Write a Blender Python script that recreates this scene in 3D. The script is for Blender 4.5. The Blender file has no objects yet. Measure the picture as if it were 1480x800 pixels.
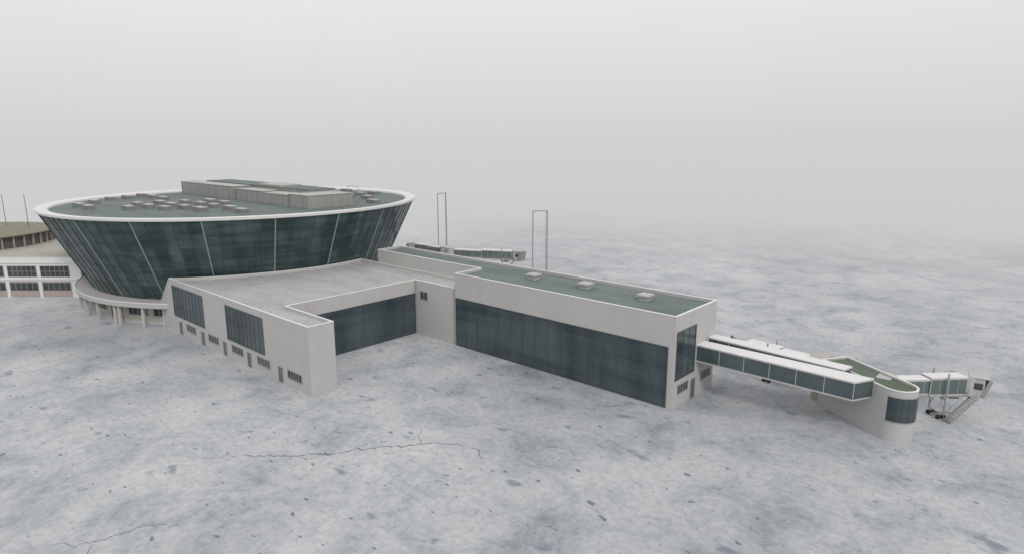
import bpy, bmesh, math, random
from mathutils import Vector, Matrix
random.seed(7)
sc=bpy.context.scene
sc.view_settings.view_transform='Standard'; sc.view_settings.look='None'; sc.view_settings.exposure=0

# ---------------------------------------------------------------- materials
def newmat(name):
    m=bpy.data.materials.new(name); m.use_nodes=True
    nt=m.node_tree; b=nt.nodes['Principled BSDF']; return m,nt,b
def N(nt,t,**k):
    n=nt.nodes.new(t)
    for a,v in k.items(): setattr(n,a,v)
    return n
def noise(nt,vec,scale,detail=5,rough=.55,dist=0):
    n=N(nt,'ShaderNodeTexNoise'); n.inputs['Scale'].default_value=scale; n.inputs['Detail'].default_value=detail
    n.inputs['Roughness'].default_value=rough; n.inputs['Distortion'].default_value=dist
    if vec is not None: nt.links.new(vec,n.inputs['Vector'])
    return n.outputs['Fac']
def ramp(nt,fac,stops):
    r=N(nt,'ShaderNodeValToRGB'); e=r.color_ramp.elements
    while len(e)<len(stops): e.new(.5)
    for i,(p,c) in enumerate(stops):
        e[i].position=p; e[i].color=(c[0],c[1],c[2],1) if hasattr(c,'__len__') else (c,c,c,1)
    nt.links.new(fac,r.inputs['Fac']); return r.outputs['Color']
def mixc(nt,fac,a,b,mode='MIX'):
    m=N(nt,'ShaderNodeMix',data_type='RGBA',blend_type=mode)
    if isinstance(fac,(int,float)): m.inputs[0].default_value=fac
    else: nt.links.new(fac,m.inputs[0])
    for s,i in ((a,6),(b,7)):
        if hasattr(s,'is_output'): nt.links.new(s,m.inputs[i])
        else: m.inputs[i].default_value=(s[0],s[1],s[2],1)
    return m.outputs[2]
def math_(nt,op,a,b=None,c=None):
    m=N(nt,'ShaderNodeMath',operation=op)
    for i,v in enumerate((a,b,c)):
        if v is None: continue
        if hasattr(v,'is_output'): nt.links.new(v,m.inputs[i])
        else: m.inputs[i].default_value=v
    return m.outputs[0]
def mapping(nt,scale=(1,1,1),loc=(0,0,0),rot=(0,0,0)):
    t=N(nt,'ShaderNodeTexCoord'); m=N(nt,'ShaderNodeMapping')
    m.inputs['Scale'].default_value=scale; m.inputs['Location'].default_value=loc; m.inputs['Rotation'].default_value=rot
    nt.links.new(t.outputs['Object'],m.inputs['Vector']); return m.outputs['Vector']

def plaster(name,col,var=.05,rough=.75,streak=.04):
    m,nt,b=newmat(name)
    big=noise(nt,mapping(nt,(.12,.12,.25)),1,3)
    st=noise(nt,mapping(nt,(.9,.9,.08)),1,3,.6)
    c=mixc(nt,big,[x*(1-var*1.6) for x in col],[min(1,x*(1+var)) for x in col])
    s=ramp(nt,st,[(.35,1-streak),(.62,1)])
    c=mixc(nt,1.0,c,s,'MULTIPLY')
    nt.links.new(c,b.inputs['Base Color']); b.inputs['Roughness'].default_value=rough
    return m
def metal(name,col,rough=.45,met=.3):
    m,nt,b=newmat(name)
    n=noise(nt,mapping(nt,(1,1,1)),2,2)
    c=mixc(nt,n,[x*.8 for x in col],[min(1,x*1.15) for x in col])
    nt.links.new(c,b.inputs['Base Color']); b.inputs['Roughness'].default_value=rough; b.inputs['Metallic'].default_value=met
    return m
def glassmat(name,dark,light,rough=.18):
    m,nt,b=newmat(name)
    a=noise(nt,mapping(nt,(.22,.22,.05)),1,3,.6)
    h=noise(nt,mapping(nt,(.05,.05,.7)),1,3,.6,.5)
    f=math_(nt,'ADD',math_(nt,'MULTIPLY',a,.6),math_(nt,'MULTIPLY',h,.4))
    c=ramp(nt,f,[(.36,dark),(.64,light)])
    nt.links.new(c,b.inputs['Base Color']); b.inputs['Roughness'].default_value=rough
    b.inputs['IOR'].default_value=1.45
    return m
WALL=plaster('plaster_wall',(.49,.477,.467))
WHITE=plaster('white_paint',(.74,.73,.72),.03,.6,.03)
TRIM=plaster('coping_trim',(.74,.735,.725),.03,.5,.03)
BEIGE=plaster('beige_wall',(.46,.43,.38))
GLASS=glassmat('dark_glass',(.030,.043,.050),(.085,.11,.122))
JGLASS=glassmat('bridge_glass',(.10,.13,.13),(.17,.205,.20),.25)
SMALLG=glassmat('window_glass',(.03,.036,.038),(.08,.09,.092))
MULL=metal('mullion',(.10,.125,.13),.4,.4)
FRAME=metal('window_frame',(.36,.355,.345),.5,.2)
DOOR=metal('door_dark',(.14,.135,.125),.5,.1)
STEEL=metal('galvanised_steel',(.42,.43,.43),.45,.5)
DKSTEEL=metal('dark_steel',(.10,.10,.10),.5,.3)
RUBBER=metal('rubber',(.025,.025,.025),.8,0)
PINK=plaster('shopfront_panel',(.42,.34,.32))
KHAKI=plaster('khaki_roof',(.23,.21,.15))
PENT=plaster('plant_room_cladding',(.33,.33,.315),.06,.6,.15)
PENTW=plaster('plant_room_light',(.45,.45,.435),.05,.6,.1)

def roofmat(name,c1,c2,c3,grain=.15,joints=True):
    m,nt,b=newmat(name)
    big=noise(nt,mapping(nt,(.09,.22,.1)),1,5,.6,.4)
    fine=noise(nt,mapping(nt,(2.2,2.2,2.2)),1,4,.75)
    c=ramp(nt,big,[(.3,c1),(.5,c2),(.7,c3)])
    g=ramp(nt,fine,[(.3,1-grain),(.7,1)])
    c=mixc(nt,1.,c,g,'MULTIPLY')
    if joints:
        br=N(nt,'ShaderNodeTexBrick'); br.inputs['Scale'].default_value=1
        br.inputs['Brick Width'].default_value=5.0; br.inputs['Row Height'].default_value=1.6
        br.inputs['Mortar Size'].default_value=.035; br.inputs['Mortar Smooth'].default_value=.4
        br.inputs['Color1'].default_value=(1,1,1,1); br.inputs['Color2'].default_value=(.93,.93,.93,1); br.inputs['Mortar'].default_value=(.80,.80,.80,1)
        nt.links.new(mapping(nt),br.inputs['Vector'])
        c=mixc(nt,1.,c,br.outputs['Color'],'MULTIPLY')
    nt.links.new(c,b.inputs['Base Color']); b.inputs['Roughness'].default_value=.9
    return m
GREEN=roofmat('green_roof_membrane',(.13,.165,.157),(.16,.20,.19),(.195,.235,.222))
OLIVE=roofmat('olive_roof_membrane',(.10,.13,.09),(.12,.155,.11),(.15,.19,.14))
GRAVEL=roofmat('gravel_roof',(.43,.445,.435),(.51,.52,.51),(.58,.585,.575),.35,False)
SAND=roofmat('sand_roof',(.40,.39,.33),(.45,.44,.38),(.49,.48,.42))

CX,CY=-145.2,69.3
NP=100
def bowlglass():
    m,nt,b=newmat('curtain_wall_glass')
    g=N(nt,'ShaderNodeNewGeometry'); sp=N(nt,'ShaderNodeSeparateXYZ'); nt.links.new(g.outputs['Position'],sp.inputs[0])
    dx=math_(nt,'SUBTRACT',sp.outputs[0],CX); dy=math_(nt,'SUBTRACT',sp.outputs[1],CY)
    ang=math_(nt,'MULTIPLY',math_(nt,'ARCTAN2',dy,dx),NP/(2*math.pi))
    pid=math_(nt,'FLOOR',ang); row=math_(nt,'FLOOR',math_(nt,'MULTIPLY',sp.outputs[2],1/2.55))
    cb=N(nt,'ShaderNodeCombineXYZ'); nt.links.new(pid,cb.inputs[0]); nt.links.new(row,cb.inputs[1])
    wn=N(nt,'ShaderNodeTexWhiteNoise',noise_dimensions='2D'); nt.links.new(cb.outputs[0],wn.inputs['Vector'])
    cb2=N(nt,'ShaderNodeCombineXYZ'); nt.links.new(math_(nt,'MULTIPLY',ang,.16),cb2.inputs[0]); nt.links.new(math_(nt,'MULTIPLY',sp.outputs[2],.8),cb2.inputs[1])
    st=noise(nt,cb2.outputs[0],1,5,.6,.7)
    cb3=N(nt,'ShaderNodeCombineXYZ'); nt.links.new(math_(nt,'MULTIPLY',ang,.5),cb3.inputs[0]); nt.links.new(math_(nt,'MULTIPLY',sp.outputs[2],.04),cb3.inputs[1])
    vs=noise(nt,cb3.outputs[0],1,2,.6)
    f=math_(nt,'ADD',math_(nt,'ADD',math_(nt,'MULTIPLY',wn.outputs['Value'],.12),math_(nt,'MULTIPLY',st,.43)),math_(nt,'MULTIPLY',vs,.45))  # streak noise painted into the glass colour in place of reflections
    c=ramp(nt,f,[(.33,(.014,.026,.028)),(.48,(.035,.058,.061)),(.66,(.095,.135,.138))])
    nt.links.new(c,b.inputs['Base Color']); b.inputs['Roughness'].default_value=.16; b.inputs['IOR'].default_value=1.45
    return m
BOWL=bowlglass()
def plain(name,col,rough=.5):
    m,nt,b=newmat(name)
    n=noise(nt,mapping(nt,(.5,.5,.5)),1,3)
    nt.links.new(mixc(nt,n,[x*.85 for x in col],[min(1,x*1.1) for x in col]),b.inputs['Base Color']); b.inputs['Roughness'].default_value=rough; return m
MAJOR=plain('light_fin',(.25,.32,.32))
MINOR=plain('dark_fin',(.06,.085,.088))

# ---------------------------------------------------------------- builders
def parent(name,loc):
    e=bpy.data.objects.new(name,None); e.location=loc; sc.collection.objects.link(e); e.empty_display_size=2; return e
def part(par,name,verts,faces,mat,smooth=False,bevel=0):
    me=bpy.data.meshes.new(name); me.from_pydata([tuple(v) for v in verts],[],faces); me.validate()
    bm=bmesh.new(); bm.from_mesh(me); bmesh.ops.recalc_face_normals(bm,faces=bm.faces); bm.to_mesh(me); bm.free()
    me.materials.append(mat); ob=bpy.data.objects.new(name,me); sc.collection.objects.link(ob)
    if smooth: me.polygons.foreach_set('use_smooth',[True]*len(me.polygons))
    if par is not None:
        ob.parent=par; ob.matrix_parent_inverse=Matrix.Translation(par.location).inverted()
    if bevel:
        bv=ob.modifiers.new('bevel','BEVEL'); bv.width=bevel; bv.segments=2; bv.limit_method='ANGLE'
    return ob
class B:
    """accumulates boxes / beams / tubes into one mesh"""
    def __init__(s): s.v=[]; s.f=[]
    def hexa(s,p):
        n=len(s.v); s.v+=p
        s.f+=[(n,n+3,n+2,n+1),(n+4,n+5,n+6,n+7),(n,n+1,n+5,n+4),(n+1,n+2,n+6,n+5),(n+2,n+3,n+7,n+6),(n+3,n,n+4,n+7)]
    def box(s,x0,x1,y0,y1,z0,z1):
        s.hexa([Vector(q) for q in ((x0,y0,z0),(x1,y0,z0),(x1,y1,z0),(x0,y1,z0),(x0,y0,z1),(x1,y0,z1),(x1,y1,z1),(x0,y1,z1))]); return s
    def beam(s,a,b,w,h,up=(0,0,1)):
        a=Vector(a);b=Vector(b);d=(b-a).normalized();u=Vector(up)
        r=d.cross(u)
        if r.length<1e-3: r=d.cross(Vector((1,0,0)))
        r.normalize(); u=r.cross(d)
        r=r*w/2;u=u*h/2
        s.hexa([a-r-u,a+r-u,a+r+u,a-r+u,b-r-u,b+r-u,b+r+u,b-r+u]); return s
    def tube(s,a,b,r0,r1=None,n=10):
        r1=r0 if r1 is None else r1
        a=Vector(a);b=Vector(b);d=(b-a).normalized();r=d.cross(Vector((0,0,1)))
        if r.length<1e-3: r=Vector((1,0,0))
        r.normalize();u=r.cross(d);k=len(s.v)
        for p,rr in((a,r0),(b,r1)):
            for i in range(n):
                t=2*math.pi*i/n; s.v.append(p+r*rr*math.cos(t)+u*rr*math.sin(t))
        for i in range(n): s.f.append((k+i,k+(i+1)%n,k+n+(i+1)%n,k+n+i))
        s.f.append(tuple(range(k,k+n))); s.f.append(tuple(range(k+n,k+2*n))); return s
    def make(s,par,name,mat,**k): return part(par,name,s.v,s.f,mat,**k)
def offset(poly,d):
    out=[];n=len(poly)
    for i in range(n):
        a=Vector(poly[i-1]).to_2d();b=Vector(poly[i]).to_2d();c=Vector(poly[(i+1)%n]).to_2d()
        e1=(b-a).normalized();e2=(c-b).normalized();n1=Vector((-e1.y,e1.x));n2=Vector((-e2.y,e2.x))
        k=(n1+n2)/(1+n1.dot(n2)); out.append((b.x+k.x*d,b.y+k.y*d))
    return out
def ringpart(par,name,outer,inner,z0,z1,mat):
    n=len(outer);v=[(*p,z0) for p in outer]+[(*p,z1) for p in outer]+[(*p,z1) for p in inner]+[(*p,z0) for p in inner]
    f=[]
    for i in range(n):
        j=(i+1)%n
        for k in range(4):
            l=(k+1)%4; f.append((k*n+i,k*n+j,l*n+j,l*n+i))
    return part(par,name,v,f,mat)
def block(par,poly,z0,z1,wall,roof,drop=.45,thick=.28,coping=TRIM,pre=''):
    n=len(poly)
    v=[(*p,z0) for p in poly]+[(*p,z1) for p in poly]
    part(par,pre+'walls',v,[(i,(i+1)%n,n+(i+1)%n,n+i) for i in range(n)],wall)
    ins=offset(poly,thick)
    ringpart(par,pre+'coping',offset(poly,-.04),ins,z1-.015,z1+.07,coping)
    v=[(*p,z1-drop) for p in ins]+[(*p,z1) for p in ins]
    part(par,pre+'parapet_inner',v,[(i,(i+1)%n,n+(i+1)%n,n+i) for i in range(n)],wall)
    part(par,pre+'roof',[(*p,z1-drop) for p in offset(poly,thick*.5)],[tuple(range(n))],roof)
def on_wall(o,d,nrm):
    o=Vector(o);d=Vector(d).normalized();nrm=Vector(nrm).normalized()
    def P(s,z,out): return o+d*s+nrm*out+Vector((0,0,z))
    return P
def wbox(b,P,s0,s1,z0,z1,o0,o1):
    b.hexa([P(s0,z0,o0),P(s1,z0,o0),P(s1,z0,o1),P(s0,z0,o1),P(s0,z1,o0),P(s1,z1,o0),P(s1,z1,o1),P(s0,z1,o1)])
def glazing(par,name,P,s0,s1,z0,z1,nv,nh,glass=GLASS,fr=MULL,fw=.12,mw=.06,depth=.06):
    g=B(); wbox(g,P,s0,s1,z0,z1,-.05,.02); g.make(par,name+'_glass',glass)
    b=B()
    wbox(b,P,s0-fw,s0,z0-fw,z1+fw,-.04,depth+.03); wbox(b,P,s1,s1+fw,z0-fw,z1+fw,-.04,depth+.03)
    wbox(b,P,s0,s1,z1,z1+fw,-.04,depth+.03); wbox(b,P,s0,s1,z0-fw,z0,-.04,depth+.03)
    for i in range(1,nv):
        s=s0+(s1-s0)*i/nv; wbox(b,P,s-mw/2,s+mw/2,z0,z1,.0,depth)
    for i in range(1,nh):
        z=z0+(z1-z0)*i/nh; wbox(b,P,s0,s1,z-mw/2,z+mw/2,.0,depth-.012)
    b.make(par,name+'_frame',fr)

# ---------------------------------------------------------------- ground
def ground():
    m=bpy.data.materials.new('worn_concrete_haze'); m.use_nodes=True; nt=m.node_tree; b=nt.nodes['Principled BSDF']; out=nt.nodes['Material Output']
    v=mapping(nt)
    big=noise(nt,v,.022,4,.6,.3); mid=noise(nt,mapping(nt,(1,1,1),(31,7,0)),.12,9,.72,.5); fine=noise(nt,v,1.3,6,.75)
    c=ramp(nt,big,[(.30,(.34,.355,.375)),(.48,(.44,.45,.465)),(.66,(.54,.545,.555))])
    c=mixc(nt,.85,c,ramp(nt,mid,[(.30,(.46,.50,.55)),(.42,(.78,.81,.85)),(.53,(1,1,1)),(.68,(1.16,1.15,1.14))]),'MULTIPLY')
    c=mixc(nt,.9,c,ramp(nt,fine,[(.3,(.72,.74,.77)),(.5,(.98,.98,.98)),(.7,(1.13,1.13,1.12))]),'MULTIPLY')
    stre=noise(nt,mapping(nt,(.09,1.6,1),(0,0,0),(0,0,.9)),1,4,.7,.8)
    c=mixc(nt,.45,c,ramp(nt,stre,[(.30,(.74,.77,.80)),(.45,(1,1,1)),(.62,(1,1,1)),(.75,(1.12,1.12,1.11))]),'MULTIPLY')
    def chips(vec,sc_,lo,hi,detail=4):
        n=noise(nt,vec,sc_,detail,.5); return ramp(nt,n,[(lo,0),(hi,1)])
    k1=chips(mapping(nt,(1,2.0,1),(5,9,0),(0,0,.5)),.6,.675,.71,2.5)
    k2=chips(mapping(nt,(1,1.6,1),(50,19,0),(0,0,-.8)),.2,.645,.70,5)
    k3=chips(mapping(nt,(2.2,1,1),(80,2,0),(0,0,.2)),1.2,.675,.72,2)
    c=mixc(nt,math_(nt,'MULTIPLY',k1,.72),c,(.09,.115,.15))
    c=mixc(nt,math_(nt,'MULTIPLY',k2,.55),c,(.12,.15,.19))
    c=mixc(nt,math_(nt,'MULTIPLY',k3,.5),c,(.12,.145,.175))
    nt.links.new(c,b.inputs['Base Color']); b.inputs['Roughness'].default_value=.75; b.inputs['Specular IOR Level'].default_value=.25
    # painted haze: concrete blends to an emission colour with distance from below the camera
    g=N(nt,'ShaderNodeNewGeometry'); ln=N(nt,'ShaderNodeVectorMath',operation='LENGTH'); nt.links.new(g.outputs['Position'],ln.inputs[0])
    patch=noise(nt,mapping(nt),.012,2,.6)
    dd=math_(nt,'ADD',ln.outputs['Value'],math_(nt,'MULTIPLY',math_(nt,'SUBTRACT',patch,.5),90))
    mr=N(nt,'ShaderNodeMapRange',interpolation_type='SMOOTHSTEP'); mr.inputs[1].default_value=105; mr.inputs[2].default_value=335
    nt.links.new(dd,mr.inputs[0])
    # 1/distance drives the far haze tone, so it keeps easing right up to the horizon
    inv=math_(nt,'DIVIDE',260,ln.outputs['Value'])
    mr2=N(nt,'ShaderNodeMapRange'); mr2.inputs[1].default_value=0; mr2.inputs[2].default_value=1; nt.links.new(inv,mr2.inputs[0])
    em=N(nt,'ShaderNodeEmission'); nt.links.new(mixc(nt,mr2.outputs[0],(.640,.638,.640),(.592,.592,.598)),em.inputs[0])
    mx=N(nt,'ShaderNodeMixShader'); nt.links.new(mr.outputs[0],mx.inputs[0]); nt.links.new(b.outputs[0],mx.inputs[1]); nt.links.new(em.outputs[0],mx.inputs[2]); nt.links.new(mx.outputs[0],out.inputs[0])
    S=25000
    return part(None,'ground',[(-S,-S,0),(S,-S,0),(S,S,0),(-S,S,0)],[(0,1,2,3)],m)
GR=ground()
CR=plain('crack_dark',(.12,.135,.155),.9)  # dark colour of the thin crack ribbons on the concrete
def crack(par,name,a,b,w,jit,seed,branches=3):
    rnd=random.Random(seed); v=[];f=[]
    def line(a,b,w,jit,n):
        pts=[];off=0
        a=Vector(a);b=Vector(b);d=(b-a);nrm=Vector((-d.y,d.x)).normalized()
        slow=rnd.uniform(0,6)
        for i in range(n+1):
            t=i/n; off+=rnd.gauss(0,jit); off*=.93
            pts.append(a+d*t+nrm*(off+math.sin(t*9+slow)*jit*2.5))
        k=len(v)
        for i,p in enumerate(pts):
            ww=w*(.25+rnd.random())*min(1,4*i/n+.1,4*(n-i)/n+.1)
            v.append((p.x-nrm.x*ww/2,p.y-nrm.y*ww/2,.004)); v.append((p.x+nrm.x*ww/2,p.y+nrm.y*ww/2,.004))
        for i in range(n): f.append((k+2*i,k+2*i+2,k+2*i+3,k+2*i+1))
        return pts
    p=line(a,b,w,jit,110)
    for i in range(branches):
        q=p[rnd.randint(10,100)]; ang=rnd.uniform(0,6.28); L=rnd.uniform(2,5)
        line(q,(q.x+math.cos(ang)*L,q.y+math.sin(ang)*L),w*.6,jit*.5,20)
    part(par,name,v,f,CR)
crack(GR,'crack_long',(-68.6,25.4),(-46.2,49.2),.21,.2,3,4)
crack(GR,'crack_near',(-62.8,8.7),(-57.5,19.5),.12,.12,8,2)

# ---------------------------------------------------------------- round terminal
RT=parent('round_terminal_building',(CX,CY,0))
def circ(r,n=NP,a0=0): return [(CX+r*math.cos(a0+2*math.pi*i/n),CY+r*math.sin(a0+2*math.pi*i/n)) for i in range(n)]
def loft(par,name,levels,mat,n=NP,smooth=False):
    v=[];f=[]
    for r,z in levels: v+=[(*p,z) for p in circ(r,n)]
    for k in range(len(levels)-1):
        for i in range(n):
            j=(i+1)%n; f.append((k*n+i,k*n+j,(k+1)*n+j,(k+1)*n+i))
    return part(par,name,v,f,mat,smooth)
R0,Z0,R1,Z1=31.2,4.7,38.65,20.35
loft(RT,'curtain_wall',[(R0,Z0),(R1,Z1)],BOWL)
bm_,bn_=B(),B()
for i in range(NP):
    a=2*math.pi*i/NP; c_,s_=math.cos(a),math.sin(a)
    p0=(CX+(R0+.02)*c_,CY+(R0+.02)*s_,Z0); p1=(CX+(R1+.02)*c_,CY+(R1+.02)*s_,Z1)
    (bm_ if i%5==0 else bn_).beam(p0,p1,.22 if i%5==0 else .08,.2 if i%5==0 else .12,(c_,s_,0))
bm_.make(RT,'major_fins',MAJOR); bn_.make(RT,'minor_fins',MINOR)
for k in range(1,6):
    t=k/6; r=R0+(R1-R0)*t; z=Z0+(Z1-Z0)*t
    ringpart(RT,'transom_%d'%k,circ(r+.04),circ(r-.1),z-.02,z+.02,MINOR)
loft(RT,'rim',[(38.5,20.25),(39.0,20.4),(39.1,20.85),(38.95,20.98),(38.6,20.98),(36.9,20.72),(36.8,20.3)],WHITE,200)
part(RT,'roof',[(*p,20.35) for p in circ(36.9)],[tuple(range(NP))],GREEN)
loft(RT,'base_wall',[(31.6,0),(31.6,4.2)],BEIGE)
loft(RT,'base_plinth',[(31.75,0),(31.75,.5),(31.6,.5)],WALL)
loft(RT,'canopy',[(31.0,3.7),(33.9,3.7),(34.2,3.8),(34.2,4.6),(33.9,4.72),(31.0,4.74)],WALL,200)
ringpart(RT,'canopy_edge',circ(34.27,200),circ(34.1,200),4.6,4.8,TRIM)
cb,gb,db,fb=B(),B(),B(),B()
for i in range(34):
    a=2*math.pi*(i+.35)/34; c_,s_=math.cos(a),math.sin(a); o=Vector((CX,CY,0))
    for da in ((-.011,.011) if i%2 else (0,)):
        ca,sa=math.cos(a+da*1.6),math.sin(a+da*1.6); p=o+Vector((ca,sa,0))*33.5
        cb.beam(p,p+Vector((0,0,3.8)),.5,.5,(ca,sa,0))
    a2=a+math.pi/34; c2,s2=math.cos(a2),math.sin(a2); d2=Vector((-s2,c2,0)); q=o+Vector((c2,s2,0))*31.62
    P=on_wall(q,d2,(c2,s2,0))
    if i%4==2: wbox(db,P,-1.6,1.6,.02,3.1,-.3,.06); wbox(fb,P,-.06,.06,.1,3.1,.05,.12); wbox(fb,P,-1.7,-1.6,0,3.2,-.2,.12); wbox(fb,P,1.6,1.7,0,3.2,-.2,.12)
    else:
        wbox(gb,P,-2.1,2.1,1.7,3.0,-.3,.05)
        for s in(-2.15,-1.05,0,1.05,2.15): wbox(fb,P,s-.04,s+.04,1.65,3.05,-.2,.12)
        wbox(fb,P,-2.2,2.2,1.58,1.7,-.2,.14); wbox(fb,P,-2.2,2.2,3.0,3.1,-.2,.14)
cb.make(RT,'columns',WALL,bevel=.04); gb.make(RT,'ground_floor_windows',SMALLG); db.make(RT,'entrance_doors',DOOR); fb.make(RT,'window_frames',FRAME)
zr=20.35
def plant(name,x0,x1,y0,y1,z,mat=PENT,top=PENTW,rib=True):
    B().box(x0,x1,y0,y1,zr,z).make(RT,name,mat,bevel=.05)
    B().box(x0-.1,x1+.1,y0-.1,y1+.1,z+.003,z+.1).make(RT,name+'_cap',top)
    if rib:
        b=B(); x=x0+.6
        while x<x1-.3: b.box(x-.03,x+.03,y0-.06,y0-.005,zr+.1,z-.1); x+=2.4
        b.make(RT,name+'_ribs',mat)
plant('plant_room_west',-180,-150.2,69.4,73.6,23.35)
plant('plant_room_mid',-149.6,-137,69.8,73.6,22.9)
plant('plant_room_low',-136.6,-130.6,69.6,73.6,22.7)
plant('plant_room_box',-130.2,-125.2,69.0,73.4,22.8)
plant('plant_room_east',-124.8,-117.4,69.4,80,23.0,PENT)
plant('plant_room_rear',-176,-125.4,74.4,81,23.5,PENT,GREEN)
B().box(-148,-138,74.8,80,23.61,24.0).make(RT,'roof_duct',PENTW)
rb=B()
for x in(-128,-124): rb.tube((x,86,zr),(x,86,zr+3.4),.06)
rb.tube((-128,86,zr+3.4),(-124,86,zr+3.4),.06); rb.make(RT,'roof_frame',STEEL)
sk,sg=B(),B(); rnd=random.Random(4)
rows=[(40,-158,-134,6.3),(44.5,-165,-126,6.6),(49,-170,-120,6.4),(53.5,-173,-118,6.8),(58,-176,-116,6.6),(62.5,-177,-114,7.2),(86,-172,-116,6.6),(91,-170,-118,6.8),(96,-164,-124,6.4),(100.5,-158,-132,6.2)]
for y,x0,x1,st in rows:
    x=x0+rnd.uniform(0,2)
    while x<x1:
        if rnd.random()<.62 and math.hypot(x-CX,y-CY)<34:
            L=rnd.choice([1.6,1.9,1.4]); w=.8;h=.75;yy=y+rnd.uniform(-.5,.5)
            sk.box(x-L,x+L,yy-w,yy+w,zr-.02,zr+h); sg.box(x-L*.92,x+L*.92,yy-w*.85,yy+w*.85,zr+h+.003,zr+h+.1)
        x+=st
sk.make(RT,'skylight_kerbs',plain('skylight_kerb',(.22,.22,.21),.7)); sg.make(RT,'skylight_tops',WALL)

# ---------------------------------------------------------------- low wing
LW=parent('terminal_wing_building',(-98,55,0))
H2=9.75
arc=[]
for i in range(13):
    t=i/12; a=math.radians(14.2+(-48-14.2)*t); r=34+1.4*max(0,t-.6)/.4
    arc.append((CX+r*math.cos(a),CY+r*math.sin(a)))
poly=[(-75,43),(-75,47),(-87.5,47),(-87.5,71.8),(-76.8,71.8),(-76.8,77.7)]+arc
block(LW,poly,0,H2,WALL,GRAVEL,.4,.3)
fx=arc[-1][0]
part(LW,'end_fin',[(fx+.2,42.98,0),(-126.2,42.98,0),(-126.2,42.98,4.65),(fx+.2,42.98,H2+.05),(fx+.2,43.6,0),(-126.2,43.6,0),(-126.2,43.6,4.65),(fx+.2,43.6,H2+.05)],
 [(0,1,2,3),(4,5,6,7),(0,1,5,4),(1,2,6,5),(2,3,7,6),(3,0,4,7)],WALL)
b=B(); b.beam((fx+.3,43.2,H2+.08),(-126.3,43.2,4.70),.7,.1); b.beam((-126.27,43.2,4.68),(-126.27,43.2,0),.08,.6,(0,1,0)); b.make(LW,'end_fin_trim',TRIM)
PF=on_wall((0,43,0),(1,0,0),(0,-1,0))
glazing(LW,'upper_glazing_a',PF,-120.3,-107.9,3.3,8.6,9,3)
glazing(LW,'upper_glazing_b',PF,-99.3,-87.5,3.2,8.6,9,3)
for i,x in enumerate((-118,-108.9,-100.7,-92.5,-83.1)):
    glazing(LW,'door_%d'%i,PF,x-.55,x+.55,.02,2.3,2,1,DOOR,FRAME,.1,.05)
for i,x in enumerate((-113.6,-104.8,-96.3,-88,-79.2)):
    glazing(LW,'window_strip_%d'%i,PF,x-1.8,x+1.8,1.3,2.4,5,1,SMALLG,FRAME,.12,.09)
PC=on_wall((-87.5,0,0),(0,1,0),(1,0,0))
glazing(LW,'courtyard_glazing',PC,47.3,71.5,.15,7.3,11,1,fw=.1,mw=.06)
PD=on_wall((0,71.8,0),(1,0,0),(0,-1,0))
glazing(LW,'small_window',PD,-86.1,-84.3,6.6,7.9,2,1,SMALLG,FRAME,.1,.12)
b=B(); b.tube((-87.3,71.62,0),(-87.3,71.62,H2),.05); b.tube((-77.3,71.62,0),(-77.3,71.62,H2),.05); b.make(LW,'downpipes',FRAME)

# ---------------------------------------------------------------- pier
PI=parent('pier_building',(-70,78,0))
HP=12.4
block(PI,[(-77,71.6),(-36.5,71.6),(-36.5,83.3),(-106,83.3),(-106,77.5),(-77,77.5)],0,HP,WALL,GREEN,.4,.3)
PP=on_wall((0,71.6,0),(1,0,0),(0,-1,0))
glazing(PI,'long_glazing',PP,-76.7,-37.5,.2,8.2,16,1,mw=.06)
PE=on_wall((-36.5,0,0),(0,1,0),(1,0,0))
glazing(PI,'end_glazing',PE,72.1,77.2,3.9,10.2,3,2)
glazing(PI,'end_window_a',PE,72.9,75.6,1.8,2.9,4,1,SMALLG,FRAME,.12,.09)
glazing(PI,'end_window_b',PE,79.6,82.3,1.9,3.0,4,1,SMALLG,FRAME,.12,.09)
glazing(PI,'end_door',PE,76.6,77.7,.02,2.7,1,1,DOOR,FRAME,.1,.05)
for i,(x,y) in enumerate(((-65.5,78.4),(-55.4,78.6),(-44.8,78.2))):
    B().box(x-.7,x+.7,y-.75,y+.75,HP-.41,HP+.2).make(PI,'roof_vent_%d'%i,PENTW,bevel=.05)
    B().box(x-.95,x+.95,y-.95,y+.95,HP+.203,HP+.5).make(PI,'roof_vent_cap_%d'%i,WALL,bevel=.05)

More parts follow.
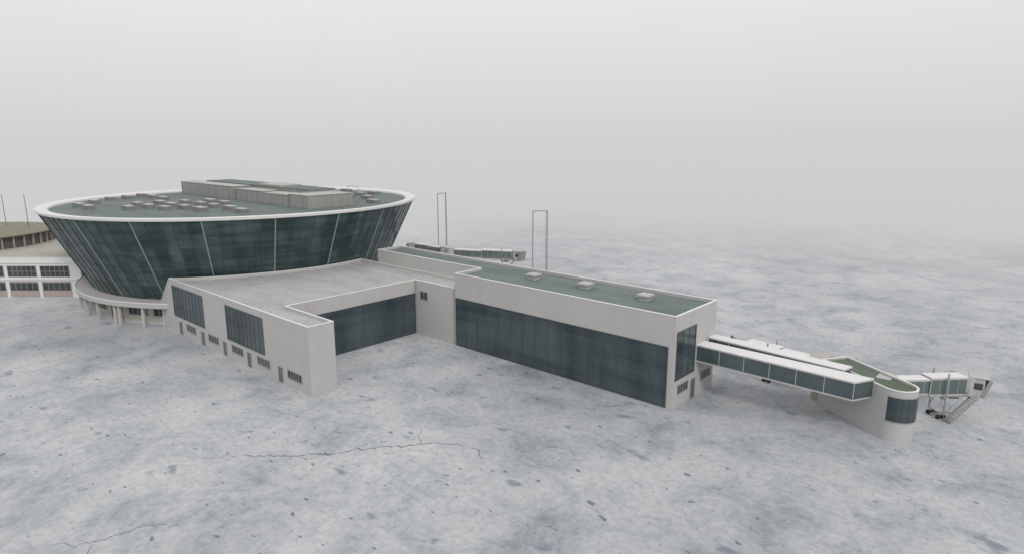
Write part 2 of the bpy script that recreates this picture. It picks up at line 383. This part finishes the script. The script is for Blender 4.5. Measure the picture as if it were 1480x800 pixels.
# ---------------------------------------------------------------- walkways
def polybox(par,name,pts,mat):
    n=len(pts); v=[(p[0],p[1],p[2]) for p in pts]+[(p[0],p[1],p[3]) for p in pts]
    f=[(i,(i+1)%n,n+(i+1)%n,n+i) for i in range(n)]+[tuple(range(n)),tuple(range(n,2*n))]
    return part(par,name,v,f,mat)
def corridor(par,pl,pr,zt0,zt1,h=2.5,bays=9,roof=WHITE,glass=GLASS):
    (a,b),(c,d)=pl,pr
    def lay(name,t0,t1,mat,o):
        A=Vector(a);Bp=Vector(b);C=Vector(c);D=Vector(d)
        e=(Bp-A).normalized(); n=Vector((e.y,-e.x))*o; e2=(D-C).normalized(); n2=Vector((-e2.y,e2.x))*o
        ps=[(*(A+n),zt0-t1,zt0-t0),(*(Bp+n),zt1-t1,zt1-t0),(*(D+n2),zt1-t1,zt1-t0),(*(C+n2),zt0-t1,zt0-t0)]
        polybox(par,name,ps,mat)
    lay('roof_slab',0,.12,roof,.08); lay('roof_fascia',.123,.26,WALL,.03)
    lay('glazed_sides',.262,h-.2,glass,0.0); lay('floor_beam',h-.198,h,WALL,.03)
    m=B()
    for A,Bp in((a,b),(c,d)):
        for i in range(bays+1):
            t=i/bays; x=A[0]+(Bp[0]-A[0])*t; y=A[1]+(Bp[1]-A[1])*t; z=zt0+(zt1-zt0)*t
            m.beam((x,y,z-h+.15),(x,y,z-.2),.07,.07,(0,1,0))
    m.make(par,'posts',WALL)
WG=glassmat('walkway_glass',(.05,.072,.075),(.10,.13,.135),.2)
W1=parent('walkway_bridge',(-26,79.5,6))
corridor(W1,((-36.6,77.9),(-17.4,79.0)),((-36.6,80.1),(-16.0,81.7)),7.35,6.65,2.4,6,glass=WG)
W2=parent('walkway_bridge',(-28,82.8,6))
corridor(W2,((-36.6,81.5),(-19.4,82.3)),((-36.6,83.2),(-19.0,84.2)),7.55,6.75,2.3,6,glass=WG)

# ---------------------------------------------------------------- gate building with rounded end
GB=parent('gate_building',(-18,84,0))
e=Vector((.834,-.551)); nn=Vector((.551,.834)); F0=Vector((-23.1,86.3)); L=10.3; r=1.95
cen=F0+e*L+nn*r
pl=[tuple(F0),tuple(F0+e*L*.5)]
cap=[]
for i in range(17):
    a=math.pi*i/16; cap.append(tuple(cen-nn*r*math.cos(a)+e*r*math.sin(a)))
pl+=cap; pl.append(tuple(F0+nn*2*r))
block(GB,pl,0,6.2,WALL,OLIVE,.22,.2)
def curved(par,name,rr,a0,a1,z0,z1,mat,n=14,t=.06):
    v=[];f=[]
    for i in range(n+1):
        a=a0+(a1-a0)*i/n; q=cen-nn*rr*math.cos(a)+e*rr*math.sin(a); q2=cen-nn*(rr-t)*math.cos(a)+e*(rr-t)*math.sin(a)
        v+=[(q.x,q.y,z0),(q.x,q.y,z1),(q2.x,q2.y,z1),(q2.x,q2.y,z0)]
    for i in range(n):
        k=4*i
        for j in range(4): f.append((k+j,k+(j+1)%4,k+4+(j+1)%4,k+4+j))
    f+= [(0,1,2,3),(4*n,4*n+1,4*n+2,4*n+3)]
    part(par,name,v,f,mat)
curved(GB,'curved_window',r+.03,.25,2.6,2.5,5.4,GLASS)
curved(GB,'curved_window_head',r+.09,.2,2.65,5.4,5.48,FRAME,t=.12); curved(GB,'curved_window_sill',r+.09,.2,2.65,2.42,2.5,FRAME,t=.12)
for i in range(7): curved(GB,'curved_mullion_%d'%i,r+.07,.25+i*2.35/6-.015,.25+i*2.35/6+.015,2.5,5.4,MULL,2,.08)
PG=on_wall((F0.x,F0.y,0),(e.x,e.y,0),(-nn.x,-nn.y,0))
glazing(GB,'side_window',PG,1.0,4.2,3.6,5.0,3,1,SMALLG)
B().box(-16.4,-14.8,84.4,86.4,3.4,6.0).make(GB,'bridge_vestibule',WALL,bevel=.04)
B().box(-25.0,-22.8,87.4,90.2,3.2,5.9).make(GB,'rear_vestibule',BEIGE,bevel=.04)
B().box(-24.4,-23.3,87.6,90,0,3.2).make(GB,'rear_pillar',BEIGE)

# ---------------------------------------------------------------- jet bridges
def jet_bridge(p0,p1,z0,z1,w=1.7,h=2.3,legt=.72,stairs=False,sside=1,glass=JGLASS,bays=4,mast=True):
    """telescopic boarding bridge from rotunda p0 to cab p1; z = underside heights"""
    J=parent('jet_bridge',(p0[0],p0[1],0))
    a=Vector((*p0,z0)); b_=Vector((*p1,z1)); d=(b_-a); Ld=d.length; d.normalize(); dh=Vector((d.x,d.y,0)).normalized(); sd=Vector((dh.y,-dh.x,0))
    up=Vector((0,0,1))
    B().tube(a+up*-.2,a+up*(h+.05),w*.68,n=18).make(J,'rotunda',WALL); B().tube(a+up*(h+.053),a+up*(h+.15),w*.72,n=18).make(J,'rotunda_cap',WALL)
    B().tube((p0[0],p0[1],0),a-up*.2,.4,n=14).make(J,'rotunda_column',WALL)
    def tunnel(nm,t0,t1,ww,hh,dz,nb):
        s=a+d*Ld*t0+up*(hh/2+dz); e_=a+d*Ld*t1+up*(hh/2+dz)
        B().beam(s,e_,ww,hh,up).make(J,nm+'_body',glass)
        B().beam(s+up*(hh/2+.05),e_+up*(hh/2+.05),ww+.1,.09,up).make(J,nm+'_roof',WHITE)
        B().beam(s-up*(hh/2+.05),e_-up*(hh/2+.05),ww+.08,.16,up).make(J,nm+'_floor',PENT)
        f=B()
        for i in range(nb+1):
            c=s+(e_-s)*(i/nb); hw=.1 if i in(0,nb) else .04
            for k in(-1,1): f.beam(c+sd*k*(ww/2+.02)-up*hh/2,c+sd*k*(ww/2+.02)+up*hh/2,hw,.06,sd)
        for k in(-1,1):
            f.beam(s+sd*k*(ww/2+.02)+up*(hh/2-.1),e_+sd*k*(ww/2+.02)+up*(hh/2-.1),.05,.2,up)
            f.beam(s+sd*k*(ww/2+.02)-up*(hh/2-.12),e_+sd*k*(ww/2+.02)-up*(hh/2-.12),.05,.22,up)
        f.make(J,nm+'_frame',WALL)
    tunnel('inner_tunnel',.06,.52,w*.86,h*.86,.1,bays); tunnel('outer_tunnel',.48,.93,w,h,0,bays)
    c=b_; q=B(); q.tube(c-up*.15,c+up*(h+.1),w*.72,n=16); q.make(J,'cab_drum',WALL)
    hd=(dh*.8+sd*.6*sside).normalized(); hs=Vector((hd.y,-hd.x,0))
    B().beam(c+up*h*.5,c+hd*1.7+up*h*.5,w*1.2,h+.05,up).make(J,'cab',WALL,bevel=.05)
    B().beam(c+hd*1.7+up*h*.5,c+hd*2.1+up*(h*.45),w*1.28,h+.1,up).make(J,'cab_bellows',PENT)
    B().beam(c+hd*.5+hs*(w*.61)+up*h*.6,c+hd*1.5+hs*(w*.61)+up*h*.6,.05,h*.35,up).make(J,'cab_window',SMALLG)
    B().beam(c+hd*.1+up*(h+.13),c+hd*2.2+up*(h+.13),w*1.32,.1,up).make(J,'cab_roof',WALL)
    g=a+d*Ld*legt; s=B(); wh=B()
    for k in(-1,1):
        x=g+sd*k*(w/2+.35); s.beam((x.x,x.y,.75),(x.x,x.y,g.z+h+(.7 if mast else -.3)),.15,.15,dh)
        s.beam((x.x,x.y,1.2),Vector((g.x,g.y,g.z-.2))+sd*k*.3,.06,.06)
    xa=g+sd*(w/2+.35); xb=g-sd*(w/2+.35)
    s.beam((xa.x,xa.y,.75),(xb.x,xb.y,.75),.2,.2); s.beam((xa.x,xa.y,g.z-.35),(xb.x,xb.y,g.z-.35),.2,.2)
    s.beam((g.x-dh.x*.5,g.y-dh.y*.5,.45),(g.x+dh.x*.5,g.y+dh.y*.5,.45),.16,.16)
    s.make(J,'lift_legs',STEEL)
    for k in(-1,1):
        for m_ in(-.35,.35):
            x=Vector((g.x,g.y,.31))+sd*k*.8+dh*m_; wh.tube(x-sd*.1,x+sd*.1,.31,n=16)
    wh.make(J,'wheels',RUBBER)
    u=a+d*Ld*.84; B().beam(u-up*.45-d*.6,u-up*.45+d*.6,.8,.4,up).make(J,'service_unit',PENT,bevel=.04)
    if stairs:
        st=B(); tp=c+dh*-.2+sd*(w*.9); bt=Vector((tp.x,tp.y,0))-dh*(z1*1.25)+sd*.4
        n=int(z1/.2); vv=(bt-Vector((tp.x,tp.y,0))).normalized(); ss=Vector((vv.y,-vv.x,0))
        for i in range(n+1):
            t=i/n; p=bt.lerp(tp,t); st.beam(p-ss*.45,p+ss*.45,.26,.05)
        for k in(-1,1):
            st.beam(bt+ss*.48*k,tp+ss*.48*k,.05,.22); st.beam(bt+ss*.48*k+up*1.0,tp+ss*.48*k+up*1.0,.05,.05)
            for i in range(0,n+1,3): p=bt.lerp(tp,i/n)+ss*.48*k; st.beam(p,p+up*1.0,.04,.04)
        st.beam(tp,c+sd*.2,1.0,.08)
        st.make(J,'service_stairs',STEEL)
    return J
jet_bridge((-15.6,86.6),(-8.3,95.0),3.3,2.95,legt=.66,stairs=True,sside=1)
jet_bridge((-24.2,89.2),(-35.5,91.2),3.2,2.8,legt=.6,sside=1)
jet_bridge((-124,114),(-109.5,124),3.9,3.5,w=1.8,h=2.3,legt=.78,sside=1,bays=5,stairs=True)
jet_bridge((-127,114.6),(-139,114.5),3.9,3.6,w=1.8,h=2.2,legt=.75,sside=-1,bays=5,mast=False)
jet_bridge((-70,108),(-64.5,110.5),2.6,2.6,w=1.7,h=2.3,legt=.7,sside=1,bays=3,mast=False)

# ---------------------------------------------------------------- portal masts
def portal(a,b,h):
    P=parent('lighting_portal_mast',(a[0],a[1],0)); s=B()
    a=Vector((*a,0));b=Vector((*b,0));u=Vector((0,0,h))
    s.tube(a,a+u,.15,.13); s.tube(b,b+u,.16,.14); s.beam(a+u,b+u,.24,.26)
    dd=(b-a).normalized()*.36; s.tube(b-dd,b-dd+u,.07)
    n=int(h/.9)
    for i in range(n):
        z0=Vector((0,0,h*i/n));z1=Vector((0,0,h*(i+1)/n)); s.beam(b-dd+z0,b+z1,.05,.05)
    s.box(a.x-.35,a.x+.35,a.y-.35,a.y+.35,0,.3); s.box(b.x-.35,b.x+.35,b.y-.35,b.y+.35,0,.3)
    s.make(P,'mast_frame',STEEL)
portal((-100.5,119.8),(-97.9,122.2),17.2)
portal((-141.6,125.5),(-142.3,129.4),18.8)

# ---------------------------------------------------------------- annex at far left
AX=parent('annex_building',(-178,38,0))
q0=Vector((-198,8.6)); q1=Vector((-163.2,39.9)); dv=(q1-q0).normalized(); bk=Vector((-dv.y,dv.x))
q2=q1+bk*34; q3=q0+bk*34
block(AX,[tuple(q0),tuple(q1),tuple(q2),tuple(q3)],0,8.9,WHITE,SAND,.3,.3)
PA=on_wall((q1.x,q1.y,0),(-dv.x,-dv.y,0),(-bk.x,-bk.y,0))
s=2.6;i=0
while s<44:
    glazing(AX,'upper_windows_%d'%i,PA,s,s+6.2,4.7,7.0,6,2,SMALLG,FRAME,.1,.08)
    glazing(AX,'shopfront_%d'%i,PA,s,s+6.2,.25,3.5,5,1,PINK,FRAME,.1,.08)
    b=B(); wbox(b,PA,s+.1,s+6.1,1.6,3.3,.021,.04); b.make(AX,'shop_glass_%d'%i,SMALLG)
    s+=7.2;i+=1
b=B(); wbox(b,PA,1,46,4.0,4.2,-.05,.3); wbox(b,PA,1,46,7.7,7.85,-.05,.25); b.make(AX,'string_courses',TRIM)

RH=parent('rotunda_hall_building',(-209.6,26.5,0))
def ring2(c,r,n=48): return [(c[0]+r*math.cos(2*math.pi*i/n),c[1]+r*math.sin(2*math.pi*i/n)) for i in range(n)]
cc=(-209.6,26.5)
n=48; A=ring2(cc,19.2);Bq=ring2(cc,20.2)
part(RH,'drum',[(*p,0) for p in A]+[(*p,11.4) for p in A],[(i,(i+1)%n,n+(i+1)%n,n+i) for i in range(n)],DOOR)
part(RH,'roof',[(*p,11.4) for p in Bq]+[(*p,11.65) for p in Bq]+[(cc[0],cc[1],13.4)],[(i,(i+1)%n,n+(i+1)%n,n+i) for i in range(n)]+[(n+i,n+(i+1)%n,2*n) for i in range(n)]+[tuple(range(n))],KHAKI)
b=B()
for i in range(n):
    a=2*math.pi*i/n; p=Vector((cc[0]+19.5*math.cos(a),cc[1]+19.5*math.sin(a),8.5)); b.beam(p,p+Vector((0,0,2.9)),.2,.4,(math.cos(a),math.sin(a),0))
b.make(RH,'eaves_brackets',BEIGE)
for x,y in((-207.3,35.8),(-203,39.6)):
    F=parent('flag_pole',(x,y,0)); B().tube((x,y,0),(x,y,20.3),.11,.06).make(F,'pole',DKSTEEL); B().tube((x,y,20.3),(x,y,20.5),.1,.02).make(F,'finial',DKSTEEL)

# ---------------------------------------------------------------- world and light
w=bpy.data.worlds.new('World'); sc.world=w; w.use_nodes=True; nt=w.node_tree
bg=nt.nodes['Background']
sky=N(nt,'ShaderNodeTexSky',sky_type='NISHITA'); sky.sun_disc=False
el,az=math.radians(42),math.radians(116)
sky.sun_elevation=el; sky.sun_rotation=az
hs=N(nt,'ShaderNodeHueSaturation'); hs.inputs['Saturation'].default_value=.2; nt.links.new(sky.outputs[0],hs.inputs['Color'])
tc=N(nt,'ShaderNodeTexCoord'); sp=N(nt,'ShaderNodeSeparateXYZ'); nt.links.new(tc.outputs['Generated'],sp.inputs[0])
# overcast cloud deck: grey at the horizon, brighter overhead (values are radiance x10 for strength 0.1)
col=ramp(nt,sp.outputs[2],[(0,(.645,.643,.645)),(.03,(.672,.67,.672)),(.2,(.83,.828,.83)),(.5,(.88,.88,.885)),(1,(.85,.85,.86))])
cn=noise(nt,tc.outputs['Generated'],2.0,3,.5)
cl=ramp(nt,cn,[(.3,.965),(.7,1.0)])
# the cloud mottling dies out in the haze at the horizon
cl=mixc(nt,ramp(nt,sp.outputs[2],[(0,0),(.15,1)]),(1,1,1),cl)
col=mixc(nt,1.,col,cl,'MULTIPLY')
sc10=N(nt,'ShaderNodeVectorMath',operation='SCALE'); nt.links.new(col,sc10.inputs[0]); sc10.inputs['Scale'].default_value=10
fin=mixc(nt,.96,hs.outputs[0],sc10.outputs[0])
nt.links.new(fin,bg.inputs[0]); bg.inputs[1].default_value=.1
sd=bpy.data.lights.new('sun','SUN'); sd.energy=1.1; sd.angle=math.radians(14); sd.color=(1,.97,.93)
so=bpy.data.objects.new('sun',sd); sc.collection.objects.link(so)
dirv=Vector((math.sin(az)*math.cos(el),math.cos(az)*math.cos(el),math.sin(el)))
so.rotation_euler=dirv.to_track_quat('Z','Y').to_euler(); so.location=dirv*200

# ---------------------------------------------------------------- camera
cd=bpy.data.cameras.new('camera'); cd.sensor_width=36; cd.lens=36*929/1480; cd.clip_end=60000; cd.clip_start=.5
co=bpy.data.objects.new('camera',cd); sc.collection.objects.link(co); co.location=(0,0,34)
co.rotation_euler=(math.radians(90-11.972),0,math.atan2(.6674,.7447)); sc.camera=co
